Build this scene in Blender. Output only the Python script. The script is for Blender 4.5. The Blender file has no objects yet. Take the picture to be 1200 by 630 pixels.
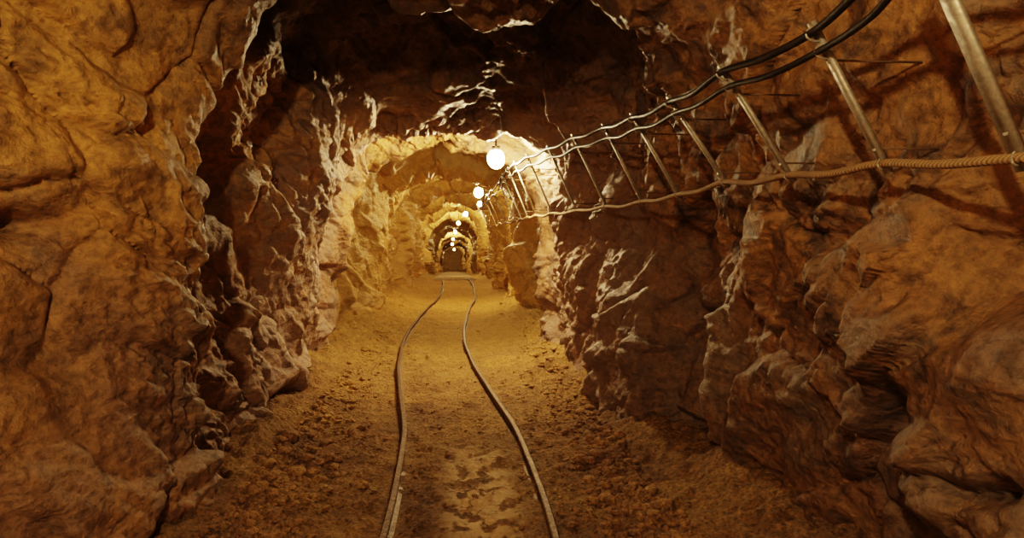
import bpy, bmesh, math, random
import numpy as np
from mathutils import Vector, Matrix
random.seed(7); rng=np.random.default_rng(11)
CAMZ=1.4
scene=bpy.context.scene

# ------------------------------------------------------------ noise helpers
def hsh(ix,iy,iz,s):
    n=(ix*374761393+iy*668265263+iz*2147483647+s*1274126177)&0xffffffff
    n=((n^(n>>13))*1274126177)&0xffffffff
    n=((n^(n>>16))*2246822519)&0xffffffff
    n=n^(n>>15)
    return (n&0xffffff)/float(0xffffff)
def vnoise(p,s=0):
    i=np.floor(p).astype(np.int64); f=p-i; f=f*f*f*(f*(f*6-15)+10)
    r=0
    for a in (0,1):
        wa=f[...,0] if a else 1-f[...,0]
        for b in (0,1):
            wb=f[...,1] if b else 1-f[...,1]
            for c in (0,1):
                wc=f[...,2] if c else 1-f[...,2]
                r=r+wa*wb*wc*hsh(i[...,0]+a,i[...,1]+b,i[...,2]+c,s)
    return r*2-1
def fbm(p,o=4,s=0):
    r=0;a=1;t=0
    for k in range(o):
        r=r+a*vnoise(p*(2.03**k)+k*17.3,s+k); t+=a; a*=.5
    return r/t
def facet(p,s,k=22.,tilt=1.2,off=.5):
    """chiselled cells with random tilted planes, blended over a narrow band. returns value, F2-F1"""
    i=np.floor(p).astype(np.int64)
    d1=np.full(p.shape[:-1],9.);d2=d1.copy();W=np.zeros(p.shape[:-1])+1e-30;val=np.zeros(p.shape[:-1])
    for a in (-1,0,1):
        for b in (-1,0,1):
            for c in (-1,0,1):
                jx=i[...,0]+a;jy=i[...,1]+b;jz=i[...,2]+c
                h1=hsh(jx,jy,jz,s);h2=hsh(jx,jy,jz,s+1);h3=hsh(jx,jy,jz,s+2)
                dx=p[...,0]-(jx+h1);dy=p[...,1]-(jy+h2);dz=p[...,2]-(jz+h3)
                d=np.sqrt(dx*dx+dy*dy+dz*dz)
                g1=hsh(jx,jy,jz,s+3)*2-1;g2=hsh(jx,jy,jz,s+4)*2-1;g3=hsh(jx,jy,jz,s+5)*2-1
                o=hsh(jx,jy,jz,s+6)*2-1
                v=(dx*g1+dy*g2+dz*g3)*tilt+o*off
                w=np.exp(-k*d);W+=w;val+=w*v
                n=d<d1
                d2=np.where(n,d1,np.minimum(d2,d)); d1=np.where(n,d,d1)
    return val/W,d2-d1
def poly(p,s,off=.45):
    """union of randomly turned pyramids: flat faces, crisp ridges and creases, continuous"""
    i=np.floor(p).astype(np.int64);best=np.full(p.shape[:-1],-9.)
    for a in (-1,0,1):
        for b in (-1,0,1):
            for c in (-1,0,1):
                jx=i[...,0]+a;jy=i[...,1]+b;jz=i[...,2]+c
                dx=p[...,0]-(jx+hsh(jx,jy,jz,s));dy=p[...,1]-(jy+hsh(jx,jy,jz,s+1));dz=p[...,2]-(jz+hsh(jx,jy,jz,s+2))
                th=hsh(jx,jy,jz,s+3)*6.283;ph=hsh(jx,jy,jz,s+4)*6.283
                ct,st_=np.cos(th),np.sin(th);u=ct*dx+st_*dy;v=ct*dy-st_*dx
                cp,sp=np.cos(ph),np.sin(ph);w=cp*dz-sp*v;v=cp*v+sp*dz
                d=np.maximum(np.maximum(np.abs(u+.25*w),np.abs(v)*1.15),np.abs(w)*.85)
                d=np.maximum(d-.25*np.maximum(u,0),.18+.15*v)
                best=np.maximum(best,off*(hsh(jx,jy,jz,s+5)-.5)-d)
    return best+.42
def dip(y):
    t=np.clip(np.asarray(y,float)-19,0,None)
    return -0.055*(t*t/(t+2.0))

# ------------------------------------------------------------ tunnel stations (z relative to eye height 1.4)
def st(y,LF,L1,L2,L3,L4,C1,C2,C3,R4,R3,R2,R1,RF):
    return y,[(LF,-1.6),(L1,-.9),(L2,-.2),(L3,.5),L4,C1,C2,C3,R4,(R3,.45),(R2,-.2),(R1,-.9),(RF,-1.6)]
S=[
 st(-5.0,-1.2,-1.3,-1.35,-1.25,(-1.,1.),(-.5,1.25),(.1,1.3),(.6,1.2),(1.05,.95),1.35,1.5,1.5,1.55),
 st( 0.6,-1.6,-1.7,-1.8,-1.75,(-1.5,1.2),(-.7,1.4),(.1,1.45),(.7,1.3),(1.15,1.05),1.36,1.5,1.5,1.55),
 st( 2.0,-1.45,-1.5,-1.6,-1.58,(-1.42,1.15),(-.75,1.32),(.1,1.35),(.75,1.25),(1.15,1.0),1.34,1.5,1.52,1.58),
 st( 3.3,-1.10,-1.15,-1.18,-1.10,(-.90,.92),(-.55,1.05),(.05,1.07),(.6,1.12),(1.12,.98),1.34,1.5,1.5,1.56),
 st( 3.72,-1.26,-1.38,-1.48,-1.46,(-1.25,1.08),(-.6,1.40),(.05,1.46),(.6,1.38),(1.14,.98),1.36,1.45,1.43,1.46),
 st( 4.0,-1.28,-1.4,-1.5,-1.46,(-1.25,1.08),(-.6,1.44),(.05,1.48),(.6,1.38),(1.14,.98),1.42,1.66,1.66,1.52),
 st( 4.3,-1.3,-1.42,-1.48,-1.42,(-1.2,1.08),(-.6,1.44),(.05,1.48),(.58,1.36),(1.12,.98),1.42,1.62,1.6,1.4),
 st( 4.62,-1.3,-1.42,-1.42,-1.35,(-1.15,1.05),(-.6,1.42),(.05,1.44),(.55,1.3),(1.05,.98),1.34,1.33,1.25,1.15),
 st( 5.2,-1.22,-1.35,-1.29,-1.06,(-.9,.95),(-.6,1.14),(.05,1.17),(.5,1.08),(.93,.9),1.22,1.2,1.14,1.16),
 st( 6.3,-1.33,-1.3,-1.2,-1.02,(-.8,.8),(-.4,.94),(.1,.98),(.54,.92),(.84,.70),.98,1.07,1.17,1.2),
 st( 6.75,-1.5,-1.5,-1.45,-1.3,(-1.0,.95),(-.5,1.1),(.1,1.12),(.6,1.05),(.9,.8),1.05,1.15,1.2,1.2),
 st( 7.4,-1.5,-1.5,-1.45,-1.3,(-1.0,.95),(-.5,1.1),(.1,1.12),(.6,1.02),(.9,.8),1.08,1.2,1.22,1.2),
 st( 8.0,-1.36,-1.34,-1.28,-1.10,(-.84,.78),(-.45,.90),(.1,.94),(.5,.90),(.82,.74),1.0,1.05,1.1,1.1),
 st( 8.7,-1.75,-1.8,-1.7,-1.5,(-1.15,.95),(-.5,1.28),(.1,1.35),(.6,1.15),(1.0,.85),1.3,1.45,1.45,1.4),
 st(10.8,-1.7,-1.75,-1.7,-1.45,(-1.1,.95),(-.5,1.28),(.1,1.35),(.6,1.15),(1.0,.85),1.3,1.45,1.45,1.4),
 st(12.0,-1.24,-1.2,-1.16,-.98,(-.7,.72),(-.35,.88),(.05,.93),(.45,.88),(.8,.68),.98,1.03,1.05,1.1),
 st(12.8,-1.5,-1.5,-1.45,-1.25,(-1.,.9),(-.45,1.15),(.1,1.2),(.6,1.1),(1.0,.85),1.2,1.25,1.25,1.2),
 st(15.3,-1.5,-1.5,-1.4,-1.25,(-1.,.9),(-.45,1.15),(.1,1.2),(.6,1.1),(1.0,.85),1.2,1.25,1.25,1.2),
 st(16.5,-1.0,-1.,-.96,-.85,(-.62,.7),(-.3,.9),(.1,.95),(.5,.88),(.8,.68),.95,1.0,1.0,1.05)]
y=17.4
while y<69:
    w=rng.uniform(-.05,.08)
    S.append(st(y,-1.3-w,-1.35-w,-1.3,-1.15,(-.9,.9),(-.4,1.12),(.1,1.18+w),(.6,1.1),(.95,.8),1.15,1.25+w,1.25,1.2))
    S.append(st(y+2.2,-1.3-w,-1.35-w,-1.3,-1.15,(-.9,.9),(-.4,1.12),(.1,1.18+w),(.6,1.1),(.95,.8),1.15,1.25+w,1.25,1.2))
    w=rng.uniform(-.08,.05);q=rng.uniform(-.12,.12)
    S.append(st(y+3.1,-1.-w,-1.-w,-.95+q,-.82+q,(-.6+q,.68),(-.3,.88),(.08,.93+w),(.46,.86),(.78+q,.66),.92+q,.98+q,.98+w,1.))
    y+=rng.uniform(3.8,5.4)
ys=np.array([s[0] for s in S]); CP=np.array([s[1] for s in S])
SEG=50
def catmull(P):
    Pp=np.vstack([2*P[0]-P[1],P,2*P[-1]-P[-2]]); out=[]
    for k in range(len(P)-1):
        t=np.linspace(0,1,SEG,endpoint=False)[:,None]
        a,b,c,d=Pp[k],Pp[k+1],Pp[k+2],Pp[k+3]
        out.append(.5*((2*b)+(c-a)*t+(2*a-5*b+4*c-d)*t*t+(3*b-a-3*c+d)*t**3))
    out.append(P[-1][None]); return np.vstack(out)
PR=np.array([catmull(c) for c in CP])
rows=[];yy=-5.
while yy<69:
    rows.append(yy)
    yy+= .09 if yy<.9 else (.0095 if yy<3.2 else max(.0115,.0030*yy if yy<14 else .0065*yy))
rows=np.array(rows)
k=np.clip(np.searchsorted(ys,rows)-1,0,len(ys)-2)
t=np.clip((rows-ys[k])/(ys[k+1]-ys[k]),0,1)
ts=np.where(ys[k+1]-ys[k]<1.5,t*t*(3-2*t),t)[:,None,None]
XZ=PR[k]*(1-ts)+PR[k+1]*ts
M=PR.shape[1]
B=np.zeros((len(rows),M,3));B[...,0]=XZ[...,0];B[...,2]=XZ[...,1];B[...,1]=rows[:,None]
B[...,1]+= .22*fbm(B*np.array([1.3,.6,1.3])+5,2,40)*np.clip((rows[:,None]-2)/2,0,1)
gu=np.gradient(B,axis=1);gv=np.gradient(B,axis=0)
N=np.cross(gv,gu);N/=np.linalg.norm(N,axis=-1,keepdims=True)+1e-9
chk=(N*(np.stack([0*B[...,0],B[...,1],0*B[...,2]],-1)-B)).sum(-1)
if chk.mean()<0:N=-N
for _ in range(14):
    N[1:-1]=(N[:-2]+N[1:-1]*2+N[2:])/4
N/=np.linalg.norm(N,axis=-1,keepdims=True)+1e-9
a=.6;R=np.array([[1,0,0],[0,math.cos(a),-math.sin(a)],[0,math.sin(a),math.cos(a)]])
Q=B@R.T
Q=Q+ .03*np.stack([fbm(B*3,3,60),fbm(B*3+9,3,61),fbm(B*3+19,3,62)],-1)
f1,e1=facet(Q*np.array([1.3,1.05,1.7])+3,100,36)
f2,e2=facet(Q*np.array([2.9,2.0,3.9])+7,200,26,1.5,.5)
p2=poly(Q*np.array([2.6,1.9,3.3])+2,600)
p3=poly(Q*np.array([6,4.2,8])+5,620)
p4=poly(Q*np.array([12,8.5,16])+8,640)
p5=poly(Q*np.array([24,17,31])+4,660)
rough=.45+.75*np.clip(fbm(B*1.3+30,3,90)*3+.45,0,1)
left=np.clip(-B[...,0]*1.2,0,1)*np.clip((3.3-B[...,1])/.4,0,1)
farr=1-.5*np.clip((B[...,1]-8)/2,0,1)
D=.12*f1+.035*f2+.14*p2*(1-.55*left)*farr+(.09*p3*(1-.5*left)+.052*p4+.024*p5)*rough*farr+.03*fbm(B*1.7,3,70)
cr=np.clip(fbm(B*1.5+50,2,95)*2+.6,0,1)
D-= .060*np.exp(-e1/.03)*cr+.024*np.exp(-e2/.03)*rough*cr
D-= .015
D=D*(1-.12*left)
bx=np.exp(-(((B[...,1]-1.75)/.36)**6+((B[...,2]+.55)/.34)**6))*(B[...,0]>.6)
D+= .18*bx
hx=np.exp(-(((B[...,1]-1.95)/.35)**2+((B[...,2]+1.15)/.16)**2))*(B[...,0]>.6)
D-= .22*hx
hx=np.exp(-(((B[...,1]-2.5)/.10)**2+((B[...,2]-.02)/.05)**2))*(B[...,0]<-.6)
D-= .15*hx
band=np.exp(-((B[...,2]-.38)/.35)**2)*(B[...,0]>.5)
D=np.where(band>.3,np.minimum(D,.13),D)
D=np.clip(D,-.4,.26)
V=B+N*D[...,None]
V[...,2]+=dip(V[...,1])+CAMZ
gu=np.gradient(V,axis=1);gv=np.gradient(V,axis=0)
NN=np.cross(gv,gu);NN/=np.linalg.norm(NN,axis=-1,keepdims=True)+1e-9
if (NN*N).sum(-1).mean()<0: NN=-NN

def grid_mesh(name,V,NN,mat):
    r,c=V.shape[:2]
    me=bpy.data.meshes.new(name)
    idx=np.arange(r*c).reshape(r,c)
    F=np.stack([idx[:-1,:-1],idx[:-1,1:],idx[1:,1:],idx[1:,:-1]],-1).reshape(-1,4)
    e1=V[0,1]-V[0,0];e2=V[1,0]-V[0,0]
    if np.dot(np.cross(e1,e2),NN[0,0])<0: F=F[:,::-1]
    me.vertices.add(r*c);me.vertices.foreach_set('co',V.reshape(-1).astype(np.float32))
    me.loops.add(F.size);me.loops.foreach_set('vertex_index',F.reshape(-1).astype(np.int32))
    me.polygons.add(len(F));me.polygons.foreach_set('loop_start',np.arange(0,F.size,4,dtype=np.int32))
    me.polygons.foreach_set('use_smooth',np.ones(len(F),bool))
    me.update(calc_edges=True);me.validate()
    me.normals_split_custom_set_from_vertices(NN.reshape(-1,3).astype(np.float32).tolist())
    me.materials.append(mat)
    o=bpy.data.objects.new(name,me);scene.collection.objects.link(o);return o

# ------------------------------------------------------------ materials
def nodes(name):
    m=bpy.data.materials.new(name);m.use_nodes=True;nt=m.node_tree
    return m,nt,nt.nodes['Principled BSDF']
def ramp(nt,fac,stops):
    r=nt.nodes.new('ShaderNodeValToRGB');e=r.color_ramp.elements
    while len(e)<len(stops):e.new(.5)
    for q,(p,c) in zip(e,stops):q.position=p;q.color=(*c,1) if len(c)==3 else c
    nt.links.new(fac,r.inputs[0]);return r.outputs[0]
def noise(nt,vec,scale,det=6,rough=.6,dist=0.):
    n=nt.nodes.new('ShaderNodeTexNoise');n.inputs['Scale'].default_value=scale;n.inputs['Detail'].default_value=det
    n.inputs['Roughness'].default_value=rough;n.inputs['Distortion'].default_value=dist
    nt.links.new(vec,n.inputs['Vector']);return n.outputs[0]
def mix(nt,fac,a,b,mode='MIX'):
    m=nt.nodes.new('ShaderNodeMix');m.data_type='RGBA';m.blend_type=mode
    if isinstance(fac,(int,float)):m.inputs[0].default_value=fac
    else:nt.links.new(fac,m.inputs[0])
    for k,s in ((6,a),(7,b)):
        if isinstance(s,tuple):m.inputs[k].default_value=(*s,1)
        else:nt.links.new(s,m.inputs[k])
    return m.outputs[2]
def math_(nt,op,a,b=None,clamp=False):
    m=nt.nodes.new('ShaderNodeMath');m.operation=op;m.use_clamp=clamp
    for k,s in ((0,a),(1,b)):
        if s is None:continue
        if isinstance(s,(int,float)):m.inputs[k].default_value=s
        else:nt.links.new(s,m.inputs[k])
    return m.outputs[0]
def mrange(nt,v,a,b,c=0.,d=1.):
    m=nt.nodes.new('ShaderNodeMapRange');m.interpolation_type='SMOOTHSTEP'
    nt.links.new(v,m.inputs[0])
    for i,x in enumerate((a,b,c,d)):m.inputs[i+1].default_value=x
    return m.outputs[0]
def chips(nt,tc,scale,rot):
    """angular chipped relief: chebychev cells in a rotated, stretched, slightly warped frame"""
    mp=nt.nodes.new('ShaderNodeMapping');mp.inputs['Rotation'].default_value=rot;mp.inputs['Scale'].default_value=(1,.65,1.35)
    wn=nt.nodes.new('ShaderNodeTexNoise');wn.inputs['Scale'].default_value=scale*.5;wn.inputs['Detail'].default_value=3;nt.links.new(tc,wn.inputs[0])
    sc=nt.nodes.new('ShaderNodeVectorMath');sc.operation='SCALE';sc.inputs['Scale'].default_value=.7/scale;nt.links.new(wn.outputs[1],sc.inputs[0])
    ad=nt.nodes.new('ShaderNodeVectorMath');ad.operation='ADD';nt.links.new(tc,ad.inputs[0]);nt.links.new(sc.outputs[0],ad.inputs[1])
    nt.links.new(ad.outputs[0],mp.inputs[0])
    v=nt.nodes.new('ShaderNodeTexVoronoi');v.distance='CHEBYCHEV';v.inputs['Scale'].default_value=scale;nt.links.new(mp.outputs[0],v.inputs['Vector'])
    return v.outputs['Distance']

def rock(name):
    m,nt,bs=nodes(name)
    tc=nt.nodes.new('ShaderNodeTexCoord').outputs['Object']
    sep=nt.nodes.new('ShaderNodeSeparateXYZ');nt.links.new(tc,sep.inputs[0])
    big=noise(nt,tc,1.1,5,.6,.5);med=noise(nt,tc,4.5,8,.65,.3);fine=noise(nt,tc,28,8,.7)
    X_,Y_,Z_=sep.outputs
    z=mrange(nt,Z_,.5,2.3)
    f=math_(nt,'ADD',math_(nt,'MULTIPLY',z,.55),math_(nt,'MULTIPLY',big,.9))
    f=math_(nt,'SUBTRACT',f,.25,True)
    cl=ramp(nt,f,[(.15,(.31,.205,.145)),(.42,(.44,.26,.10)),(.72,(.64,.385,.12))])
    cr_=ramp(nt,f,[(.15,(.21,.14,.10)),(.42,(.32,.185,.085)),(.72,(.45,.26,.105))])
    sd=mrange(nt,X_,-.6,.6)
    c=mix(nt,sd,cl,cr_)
    c2=ramp(nt,noise(nt,tc,2.3,7,.65,.5),[(.42,(0,0,0)),(.6,(1,1,1))])
    c=mix(nt,math_(nt,'MULTIPLY',c2,.35),c,(.50,.30,.11))
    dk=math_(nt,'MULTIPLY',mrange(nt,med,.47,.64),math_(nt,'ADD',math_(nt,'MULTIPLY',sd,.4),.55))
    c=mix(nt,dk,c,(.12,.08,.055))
    c3=ramp(nt,noise(nt,tc,1.7,8,.7,.3),[(.48,(0,0,0)),(.60,(1,1,1))])
    c=mix(nt,math_(nt,'MULTIPLY',c3,.6),c,(.25,.205,.17))
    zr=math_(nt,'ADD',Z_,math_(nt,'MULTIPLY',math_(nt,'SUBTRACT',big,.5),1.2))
    roof_shade=math_(nt,'MULTIPLY',mrange(nt,zr,2.05,2.55),mrange(nt,Y_,9.,7.))
    roof_shade=math_(nt,'MULTIPLY',roof_shade,mrange(nt,Y_,2.2,3.3))
    c=mix(nt,math_(nt,'MULTIPLY',roof_shade,.8),c,(.10,.065,.045))  # shade of the roof recess, painted into the rock colour
    c=mix(nt,.8,c,ramp(nt,fine,[(.3,(.40,.39,.39)),(.52,(1,1,1)),(.75,(1.45,1.4,1.3))]),'MULTIPLY')
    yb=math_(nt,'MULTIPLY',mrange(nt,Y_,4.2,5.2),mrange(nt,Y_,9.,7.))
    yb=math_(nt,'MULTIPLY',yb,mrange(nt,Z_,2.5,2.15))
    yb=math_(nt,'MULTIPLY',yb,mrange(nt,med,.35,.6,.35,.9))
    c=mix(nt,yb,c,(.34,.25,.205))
    c=mix(nt,math_(nt,'MULTIPLY',mrange(nt,Y_,8.,11.),.75),c,(.50,.34,.12))  # deep walls painted lighter and golden to stand in for lamplight
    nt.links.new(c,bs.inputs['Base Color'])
    nt.links.new(ramp(nt,med,[(.3,(.75,)*3),(.6,(.42,)*3)]),bs.inputs['Roughness'])
    bs.inputs['Specular IOR Level'].default_value=.45
    h=math_(nt,'ADD',math_(nt,'MULTIPLY',med,.16),math_(nt,'MULTIPLY',fine,.22))
    h=math_(nt,'ADD',h,math_(nt,'MULTIPLY',noise(nt,tc,90,4,.7),.08))
    h=math_(nt,'SUBTRACT',h,math_(nt,'MULTIPLY',chips(nt,tc,8,(.7,.3,.5)),.34))
    h=math_(nt,'SUBTRACT',h,math_(nt,'MULTIPLY',chips(nt,tc,20,(.2,.9,1.1)),.17))
    b=nt.nodes.new('ShaderNodeBump');b.inputs['Strength'].default_value=.95;b.inputs['Distance'].default_value=.07
    nt.links.new(h,b.inputs['Height']);nt.links.new(b.outputs[0],bs.inputs['Normal'])
    return m
mR=rock('mine_rock')

s4,s8=4*SEG,8*SEG
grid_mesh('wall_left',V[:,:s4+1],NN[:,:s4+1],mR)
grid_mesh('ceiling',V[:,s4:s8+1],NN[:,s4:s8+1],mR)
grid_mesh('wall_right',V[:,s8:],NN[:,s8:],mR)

def end_wall(name,y0,facing):
    n=90
    gx,gz=np.meshgrid(np.linspace(-2,2,n),np.linspace(-.5,3.2,n),indexing='ij')
    P=np.stack([gx,np.full_like(gx,y0),gz+float(dip(y0))],-1)
    f,e=facet(P*3,500);P[...,1]+=.12*f+.08*fbm(P*2,3,9)
    a=np.gradient(P,axis=0);b=np.gradient(P,axis=1);q=np.cross(a,b);q/=np.linalg.norm(q,axis=-1,keepdims=True)
    if q[...,1].mean()*facing<0:q=-q
    grid_mesh(name,P,q,mR)
end_wall('back_cap',-4.6,1);end_wall('wall_end',68.,-1)  # rear one is an unseen cap, added to keep world light out

# ------------------------------------------------------------ floor
cpts=np.array([(-5,.0),(0,.03),(3.1,.075),(4.7,.06),(5.8,-.06),(7.0,-.19),(8.4,-.25),(10,-.23),(11.4,-.155),(14.4,.08),(17.8,.13),(20,.07),(24,.0),(30,.0),(68,.0)])
def track_c(y):
    o=0
    for d in (-.8,-.4,0,.4,.8): o=o+np.interp(np.asarray(y)+d,cpts[:,0],cpts[:,1])
    return o/5
def floor_h(x,y):
    P=np.stack([x,y,np.zeros_like(x)],-1)
    c=x-track_c(y)
    h=.030*fbm(P*1.6,3,800)+.024*fbm(P*7,3,801)+.016*fbm(P*22,3,802)
    f,e=facet(P*np.array([14,14,1])+2,820,9)
    edge=np.clip((np.abs(c)-.6)/.7,0,1)
    h=h+.018*f*(.35+edge)+.16*edge**1.5*(1+.6*fbm(P*2.5,3,830))
    near=np.exp(-(np.abs(np.abs(c)-.385)/.07)**2)
    h=h*(1-.6*near)-.012
    return h+dip(y)
fr=[];yy=-5.
while yy<69.5:
    fr.append(yy);yy+= .08 if yy<2 else max(.0125,.0036*yy)
fr=np.array(fr);fx=np.linspace(-2.1,2.1,340)
X,Y=np.meshgrid(fx,fr,indexing='xy')
FV=np.stack([X,Y,floor_h(X,Y)],-1)
a_=np.gradient(FV,axis=1);b_=np.gradient(FV,axis=0);FN=np.cross(a_,b_);FN/=np.linalg.norm(FN,axis=-1,keepdims=True)
if FN[...,2].mean()<0:FN=-FN
def ground(name,lum):
    m,nt,bs=nodes(name)
    tc=nt.nodes.new('ShaderNodeTexCoord').outputs['Object']
    sep=nt.nodes.new('ShaderNodeSeparateXYZ');nt.links.new(tc,sep.inputs[0])
    n1=noise(nt,tc,1.6,6,.6,.4);n2=noise(nt,tc,9,8,.7);n3=noise(nt,tc,55,6,.75)
    sc=lambda q:tuple(min(1,x*lum) for x in q)
    c=ramp(nt,n1,[(.3,sc((.24,.15,.085))),(.5,sc((.34,.215,.10))),(.7,sc((.45,.30,.125)))])
    c=mix(nt,.8,c,ramp(nt,n2,[(.3,(.55,.53,.51)),(.55,(1,1,1)),(.72,(1.3,1.28,1.2))]),'MULTIPLY')
    c=mix(nt,.9,c,ramp(nt,n3,[(.32,(.25,.24,.23)),(.5,(1,1,1)),(.7,(1.7,1.6,1.5))]),'MULTIPLY')
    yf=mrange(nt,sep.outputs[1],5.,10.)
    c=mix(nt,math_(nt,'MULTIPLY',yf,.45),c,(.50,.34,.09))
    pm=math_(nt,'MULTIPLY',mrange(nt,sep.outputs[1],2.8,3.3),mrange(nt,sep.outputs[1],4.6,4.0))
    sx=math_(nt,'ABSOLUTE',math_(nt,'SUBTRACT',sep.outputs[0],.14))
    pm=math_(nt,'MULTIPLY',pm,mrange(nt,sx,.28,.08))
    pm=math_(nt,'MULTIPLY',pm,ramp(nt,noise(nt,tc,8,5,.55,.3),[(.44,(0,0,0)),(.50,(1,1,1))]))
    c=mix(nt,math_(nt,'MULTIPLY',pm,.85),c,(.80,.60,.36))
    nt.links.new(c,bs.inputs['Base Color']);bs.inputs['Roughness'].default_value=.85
    bs.inputs['Specular IOR Level'].default_value=.25
    vor=nt.nodes.new('ShaderNodeTexVoronoi');vor.inputs['Scale'].default_value=38;nt.links.new(tc,vor.inputs['Vector'])
    h=math_(nt,'ADD',math_(nt,'MULTIPLY',n2,.5),math_(nt,'MULTIPLY',n3,.4))
    h=math_(nt,'SUBTRACT',h,math_(nt,'MULTIPLY',vor.outputs['Distance'],.35))
    b=nt.nodes.new('ShaderNodeBump');b.inputs['Strength'].default_value=.95;b.inputs['Distance'].default_value=.04
    nt.links.new(h,b.inputs['Height']);nt.links.new(b.outputs[0],bs.inputs['Normal'])
    return m
mF=ground('dusty_gravel_floor',.9);mS=ground('gravel_stone',1.25)
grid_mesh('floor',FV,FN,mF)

# ------------------------------------------------------------ loose stones (one object)
bm=bmesh.new();bmesh.ops.create_icosphere(bm,subdivisions=2,radius=1)
ico=np.array([v.co[:] for v in bm.verts]);icf=np.array([[v.index for v in f.verts] for f in bm.faces]);bm.free()
def stones(name,n,mat,fn):
    VV=[];FF=[];o=0
    for i in range(n):
        x,y,s=fn()
        sh=np.array([1,rng.uniform(.6,1),rng.uniform(.4,.75)])
        p=ico*1.0
        for _ in range(7):
            d=rng.normal(size=3);d/=np.linalg.norm(d);k=rng.uniform(.45,.8)
            q=p@d;p=p-np.outer(np.clip(q-k,0,None),d)
        p=p*sh*s
        an=rng.uniform(0,6.28);c_,s_=math.cos(an),math.sin(an)
        p=p@np.array([[c_,-s_,0],[s_,c_,0],[0,0,1]])
        z=float(floor_h(np.array([x]),np.array([y]))[0])
        VV.append(p+np.array([x,y,z+s*.12]));FF.append(icf+o);o+=len(ico)
    me=bpy.data.meshes.new(name);A=np.vstack(VV);F=np.vstack(FF)
    me.vertices.add(len(A));me.vertices.foreach_set('co',A.reshape(-1).astype(np.float32))
    me.loops.add(F.size);me.loops.foreach_set('vertex_index',F.reshape(-1).astype(np.int32))
    me.polygons.add(len(F));me.polygons.foreach_set('loop_start',np.arange(0,F.size,3,dtype=np.int32))
    me.update(calc_edges=True);me.materials.append(mat)
    ob=bpy.data.objects.new(name,me);scene.collection.objects.link(ob)
def f_side():
    sd=rng.choice([-1,1]);y=2.6+rng.exponential(2.6);r=rng.random()
    x=(1.08-abs(rng.normal())*.2)*sd if r<.7 else rng.uniform(-1.05,1.05)
    if y>16:y=rng.uniform(3,8)
    if abs(abs(x-float(track_c(y)))-.385)<.06:x+=.14
    big=.011 if r<.7 else .005
    return x,y,min(.008+rng.exponential(big),.07)
stones('loose_gravel',3400,mS,f_side)

# ------------------------------------------------------------ sweep helpers
def simple(name,col,rough=.5,metal=0.,ns=30,var=.4,bump=.2):
    m,nt,bs=nodes(name);tc=nt.nodes.new('ShaderNodeTexCoord').outputs['Object']
    n=noise(nt,tc,ns,6,.65)
    c=mix(nt,mrange(nt,n,.35,.65),tuple(x*(1-var) for x in col),col)
    nt.links.new(c,bs.inputs['Base Color']);bs.inputs['Metallic'].default_value=metal
    nt.links.new(mrange(nt,n,.3,.7,min(1,rough+.2),rough),bs.inputs['Roughness'])
    b=nt.nodes.new('ShaderNodeBump');b.inputs['Strength'].default_value=bump;b.inputs['Distance'].default_value=.004
    nt.links.new(n,b.inputs['Height']);nt.links.new(b.outputs[0],bs.inputs['Normal']);return m
m_rail=simple('rusty_rail_steel',(.20,.12,.065),.5,.45,60,.6,.5)
m_galv=simple('galvanised_steel',(.50,.46,.39),.45,.5,50,.3)
m_rod=simple('rusty_anchor_rod',(.22,.14,.08),.7,.1,50,.3)
m_black=simple('black_cable_rubber',(.028,.022,.018),.42,0,60,.3)
m_grey=simple('grey_cable_sheath',(.20,.17,.13),.45,0,60,.3)
m_box=simple('lamp_housing_enamel',(.06,.05,.04),.55,.3)
m_wood=simple('weathered_sleeper_wood',(.46,.37,.24),.8,0,20,.3,.6)
m_rope,nt,bs=nodes('hemp_rope');tc=nt.nodes.new('ShaderNodeTexCoord')
w=nt.nodes.new('ShaderNodeTexWave');w.bands_direction='DIAGONAL';w.inputs['Scale'].default_value=40;w.inputs['Distortion'].default_value=1.
nt.links.new(tc.outputs['Object'],w.inputs[0])
nt.links.new(ramp(nt,w.outputs[1],[(.2,(.22,.14,.07)),(.7,(.42,.28,.14))]),bs.inputs['Base Color'])
bs.inputs['Roughness'].default_value=.8
b=nt.nodes.new('ShaderNodeBump');b.inputs['Strength'].default_value=.5;b.inputs['Distance'].default_value=.004
nt.links.new(w.outputs[1],b.inputs['Height']);nt.links.new(b.outputs[0],bs.inputs['Normal'])

def sweep(bm,pts,prof,mi=0,up=Vector((0,0,1)),caps=True):
    pts=[Vector(p) for p in pts];rings=[]
    for i,p in enumerate(pts):
        t=(pts[min(i+1,len(pts)-1)]-pts[max(i-1,0)]).normalized()
        u=up if abs(t.dot(up))<.95 else Vector((1,0,0))
        s=t.cross(u).normalized();v=s.cross(t).normalized()
        rings.append([bm.verts.new(p+s*a+v*b) for a,b in prof])
    n=len(prof)
    for i in range(len(rings)-1):
        for j in range(n):
            f=bm.faces.new((rings[i][j],rings[i][(j+1)%n],rings[i+1][(j+1)%n],rings[i+1][j]));f.material_index=mi;f.smooth=n>6
    if caps:
        for r in (rings[0][::-1],rings[-1]):
            f=bm.faces.new(r);f.material_index=mi
def circ(r,n=10):return [(r*math.cos(2*math.pi*i/n),r*math.sin(2*math.pi*i/n)) for i in range(n)]
def finish(bm,name,mats,parent=None):
    bmesh.ops.recalc_face_normals(bm,faces=bm.faces)
    me=bpy.data.meshes.new(name);bm.to_mesh(me);bm.free()
    for m in mats:me.materials.append(m)
    o=bpy.data.objects.new(name,me);scene.collection.objects.link(o)
    if parent:o.parent=parent
    return o
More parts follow.
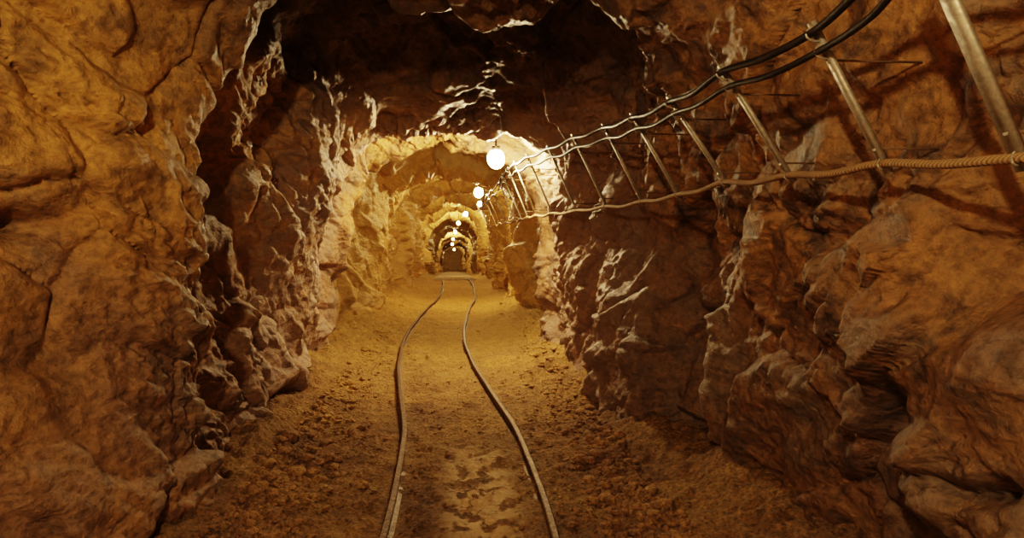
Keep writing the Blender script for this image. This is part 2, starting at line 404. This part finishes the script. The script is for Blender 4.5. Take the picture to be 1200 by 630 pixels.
def smoothpath(P,n=10):
    P=np.array(P,float);Pp=np.vstack([2*P[0]-P[1],P,2*P[-1]-P[-2]]);o=[]
    for k in range(len(P)-1):
        for t in np.linspace(0,1,n,endpoint=False):
            a,b,c,d=Pp[k:k+4];o.append(.5*((2*b)+(c-a)*t+(2*a-5*b+4*c-d)*t*t+(3*b-a-3*c+d)*t**3))
    o.append(P[-1]);return o
WR=V[:,6*SEG:].reshape(-1,3)
def wall_x(y,z):
    d=((WR[:,1]-y)**2+(WR[:,2]-z)**2)
    near=WR[np.argsort(d)[:6]]
    near=near[near[:,0]>.3]
    return float(near[:,0].mean()) if len(near) else 1.4

# ------------------------------------------------------------ rails
track=bpy.data.objects.new('mine_railway_track',None);scene.collection.objects.link(track)
prof=[(-.032,0),(.032,0),(.032,.006),(.006,.012),(.006,.044),(.017,.050),(.017,.064),(.012,.068),(-.012,.068),(-.017,.064),(-.017,.050),(-.006,.044),(-.006,.012),(-.032,.006)]
ry=np.concatenate([np.arange(-4.4,22,.12),np.arange(22,67.5,.6)])
for nm,off in (('rail_left',-.385),('rail_right',.385)):
    bm=bmesh.new();pts=[]
    for q in ry:
        wob=.006*math.sin(q*1.9+off)+.004*math.sin(q*4.3)
        x=float(track_c(q))+off+wob
        pts.append((x,q,float(dip(q))-.022+.004*math.sin(q*1.3+off*3)))
    sweep(bm,pts,prof);o=finish(bm,nm,[m_rail],track)
    for p in o.data.polygons:p.use_smooth=False
bm=bmesh.new()
for q in np.arange(20.5,66,1.7):
    zc=float(dip(q))+.02;xc=float(track_c(q));r=rng.uniform(-.04,.04)
    sweep(bm,[(xc-.62,q-r,zc),(xc-.2,q,zc+.005),(xc+.2,q,zc+.004),(xc+.62,q+r,zc)],[(-.1,-.05),(.1,-.05),(.1,.035),(.085,.05),(-.085,.05),(-.1,.035)])
finish(bm,'sleepers',[m_wood],track)

# ------------------------------------------------------------ cable brackets
BR=[(-3.6,1.22,.15,1.03,.60),(-2.6,1.22,.15,1.03,.60),(-1.6,1.22,.15,1.03,.62),(-.6,1.22,.15,1.03,.63),(.45,1.25,.15,1.04,.65),(1.42,1.25,.164,1.018,.645),(1.9,1.25,.2,1.05,.57),(2.45,1.243,.212,1.002,.582),(3.03,1.236,.229,.993,.583),
 (3.65,1.226,.205,.983,.615),(4.3,1.204,.197,.968,.658),(4.95,1.12,.19,.885,.68),(5.6,1.02,.18,.79,.68),(6.25,.91,.175,.69,.68),(6.9,.84,.172,.63,.68),(7.6,.83,.17,.62,.69),(8.6,.86,.17,.63,.70),(9.8,.9,.17,.66,.70),(11.2,.86,.17,.64,.68),(12.6,.86,.17,.64,.68),(14.4,.9,.17,.68,.68),(16.4,.84,.17,.64,.66),(18.5,.9,.17,.68,.68)]
for i,(y_,x0,z0,x1,z1) in enumerate(BR):
    bm=bmesh.new();dz=float(dip(y_))+CAMZ
    A=Vector((x0,y_,z0+dz));Bv=Vector((x1,y_+.02,z1+dz));d=(Bv-A).normalized()
    w_=.02 if i==5 else .0135
    ch=[(-w_,-.006),(w_,-.006),(w_,.008),(w_-.003,.008),(w_-.003,-.002),(-w_+.003,-.002),(-w_+.003,.008),(-w_,.008)]
    sweep(bm,[A-d*.03,Bv+d*.04],ch,0,Vector((1,0,0)))
    for tt in (.12,.8):
        p=A.lerp(Bv,tt);L=max(.03,wall_x(p.y,p.z)-p.x+.015)
        sweep(bm,[p,p+Vector((L,0,0))],circ(.0035,8),1)
        sweep(bm,[p-Vector((.006,0,0)),p+Vector((.012,0,0))],circ(.010,6),0)
    for k_,tt in enumerate((1.0,.87)):
        p=A.lerp(Bv,tt);arc=[p+Vector((-.004-.03*math.sin(a_),0,-.02*math.cos(a_))) for a_ in np.linspace(-.3,3.4,9)]
        sweep(bm,arc,circ(.0035,6),0)
    arc=[A+Vector((-.013*math.cos(a_)-.006,0,.016*math.sin(a_))) for a_ in np.linspace(0,6.2,11)]
    sweep(bm,arc,circ(.003,6),0)
    finish(bm,'cable_bracket',[m_galv,m_rod])

def run(name,mat,rad,tt,off,sag,jit,seed,y0=-3.6,y1=18.5,n=8):
    r=random.Random(seed);pts=[]
    br=[b for b in BR if y0<=b[0]<=y1]
    for i,(y_,x0,z0,x1,z1) in enumerate(br):
        dz=float(dip(y_))+CAMZ
        p=np.array([x0+(x1-x0)*tt+off[0],y_,z0+(z1-z0)*tt+off[1]+dz]);pts.append(p)
        if i<len(br)-1:
            b=br[i+1];L=b[0]-y_
            q=np.array([b[1]+(b[3]-b[1])*tt+off[0],b[0],b[2]+(b[4]-b[2])*tt+off[1]+float(dip(b[0]))+CAMZ])
            mid=(p+q)/2+np.array([r.uniform(-jit,jit),0,-sag*L*r.uniform(.6,1.3)+r.uniform(-jit,jit)])
            pts.append(mid)
    bm=bmesh.new();sweep(bm,smoothpath(pts,n),circ(rad,10));finish(bm,name,[mat])
run('electric_cable',m_black,.012,1.0,(-.022,.002),.026,.004,1)
run('electric_cable',m_black,.010,.87,(-.026,-.002),.026,.005,2)
run('electric_cable',m_grey,.005,.97,(-.030,.018),.02,.006,3,2.4)
run('electric_cable',m_grey,.004,.84,(-.03,.012),.03,.007,4,2.4)
run('hand_rope',m_rope,.0125,0.0,(-.006,0),.022,.003,5)

# ------------------------------------------------------------ lamps
def glow(name,strength,col=(1,.75,.42)):
    m=bpy.data.materials.new(name);m.use_nodes=True;nt=m.node_tree;nt.nodes.clear()
    o=nt.nodes.new('ShaderNodeOutputMaterial');e=nt.nodes.new('ShaderNodeEmission')
    e.inputs[0].default_value=(*col,1);e.inputs[1].default_value=strength;nt.links.new(e.outputs[0],o.inputs[0]);return m
def lamp(x,y,z,r,strength,top=.42):
    dz=float(dip(y))+CAMZ;c=Vector((x,y,z+dz))
    par=bpy.data.objects.new('mine_lamp',None);par.location=c;scene.collection.objects.link(par)
    bm=bmesh.new();bmesh.ops.create_uvsphere(bm,u_segments=16,v_segments=10,radius=r)
    for v in bm.verts:
        if v.co.z>0:v.co.z*=1.15;v.co.x*=1-.25*(v.co.z/r/1.15)**2;v.co.y*=1-.25*(v.co.z/r/1.15)**2
    for f in bm.faces:f.smooth=True
    finish(bm,'bulb',[glow('warm_bulb_glass',strength)],par)
    bm=bmesh.new()
    sweep(bm,[(0,0,r*1.08),(0,0,r*1.2),(0,0,r*1.35),(0,0,r*1.6)],circ(r*.5,16))
    sweep(bm,[(0,0,r*1.55),(0,0,top)],circ(.009,8))
    finish(bm,'lamp_holder',[m_box],par)
    bm=bmesh.new()
    for k_ in range(4):
        a0=k_*math.pi/2+.4
        sweep(bm,[(1.18*r*math.sin(t)*math.cos(a0),1.18*r*math.sin(t)*math.sin(a0),r*.1+1.22*r*math.cos(t)) for t in np.linspace(.55,3.14,12)],circ(.0018,5))
    finish(bm,'wire_guard',[m_galv],par)
lamp(-.45,-.35,1.0,.04,2800,.5)
lamp(-.2,-3.2,.95,.06,400,.5)  # unseen lamp behind the camera, added as fill
lamp(.44,7.0,.74,.085,850)
lamp(.48,12.9,.74,.085,650)
lamp(.70,18.,.74,.06,750)
lamp(.42,22.8,.74,.07,560)
lamp(.22,27.5,.74,.07,520)
lamp(.10,34,.74,.07,420)  # extra lamp, added to lighten the dark far arches
lamp(.0,42,.74,.07,560)
lamp(-.06,50,.74,.08,560)
lamp(.1,63,.74,.08,560)  # extra lamp, added to brighten the end wall

w=bpy.data.worlds.new('dark');scene.world=w;w.use_nodes=True
w.node_tree.nodes['Background'].inputs[0].default_value=(.01,.007,.004,1);w.node_tree.nodes['Background'].inputs[1].default_value=.2

cam=bpy.data.cameras.new('camera');co=bpy.data.objects.new('camera',cam);scene.collection.objects.link(co)
cam.sensor_width=36;cam.lens=24;cam.clip_start=.02
co.location=(0,0,CAMZ);co.rotation_euler=(math.radians(90-3.07),0,math.radians(-4.93))
scene.camera=co
scene.view_settings.view_transform='Filmic'
scene.view_settings.look='High Contrast'
scene.view_settings.exposure=0
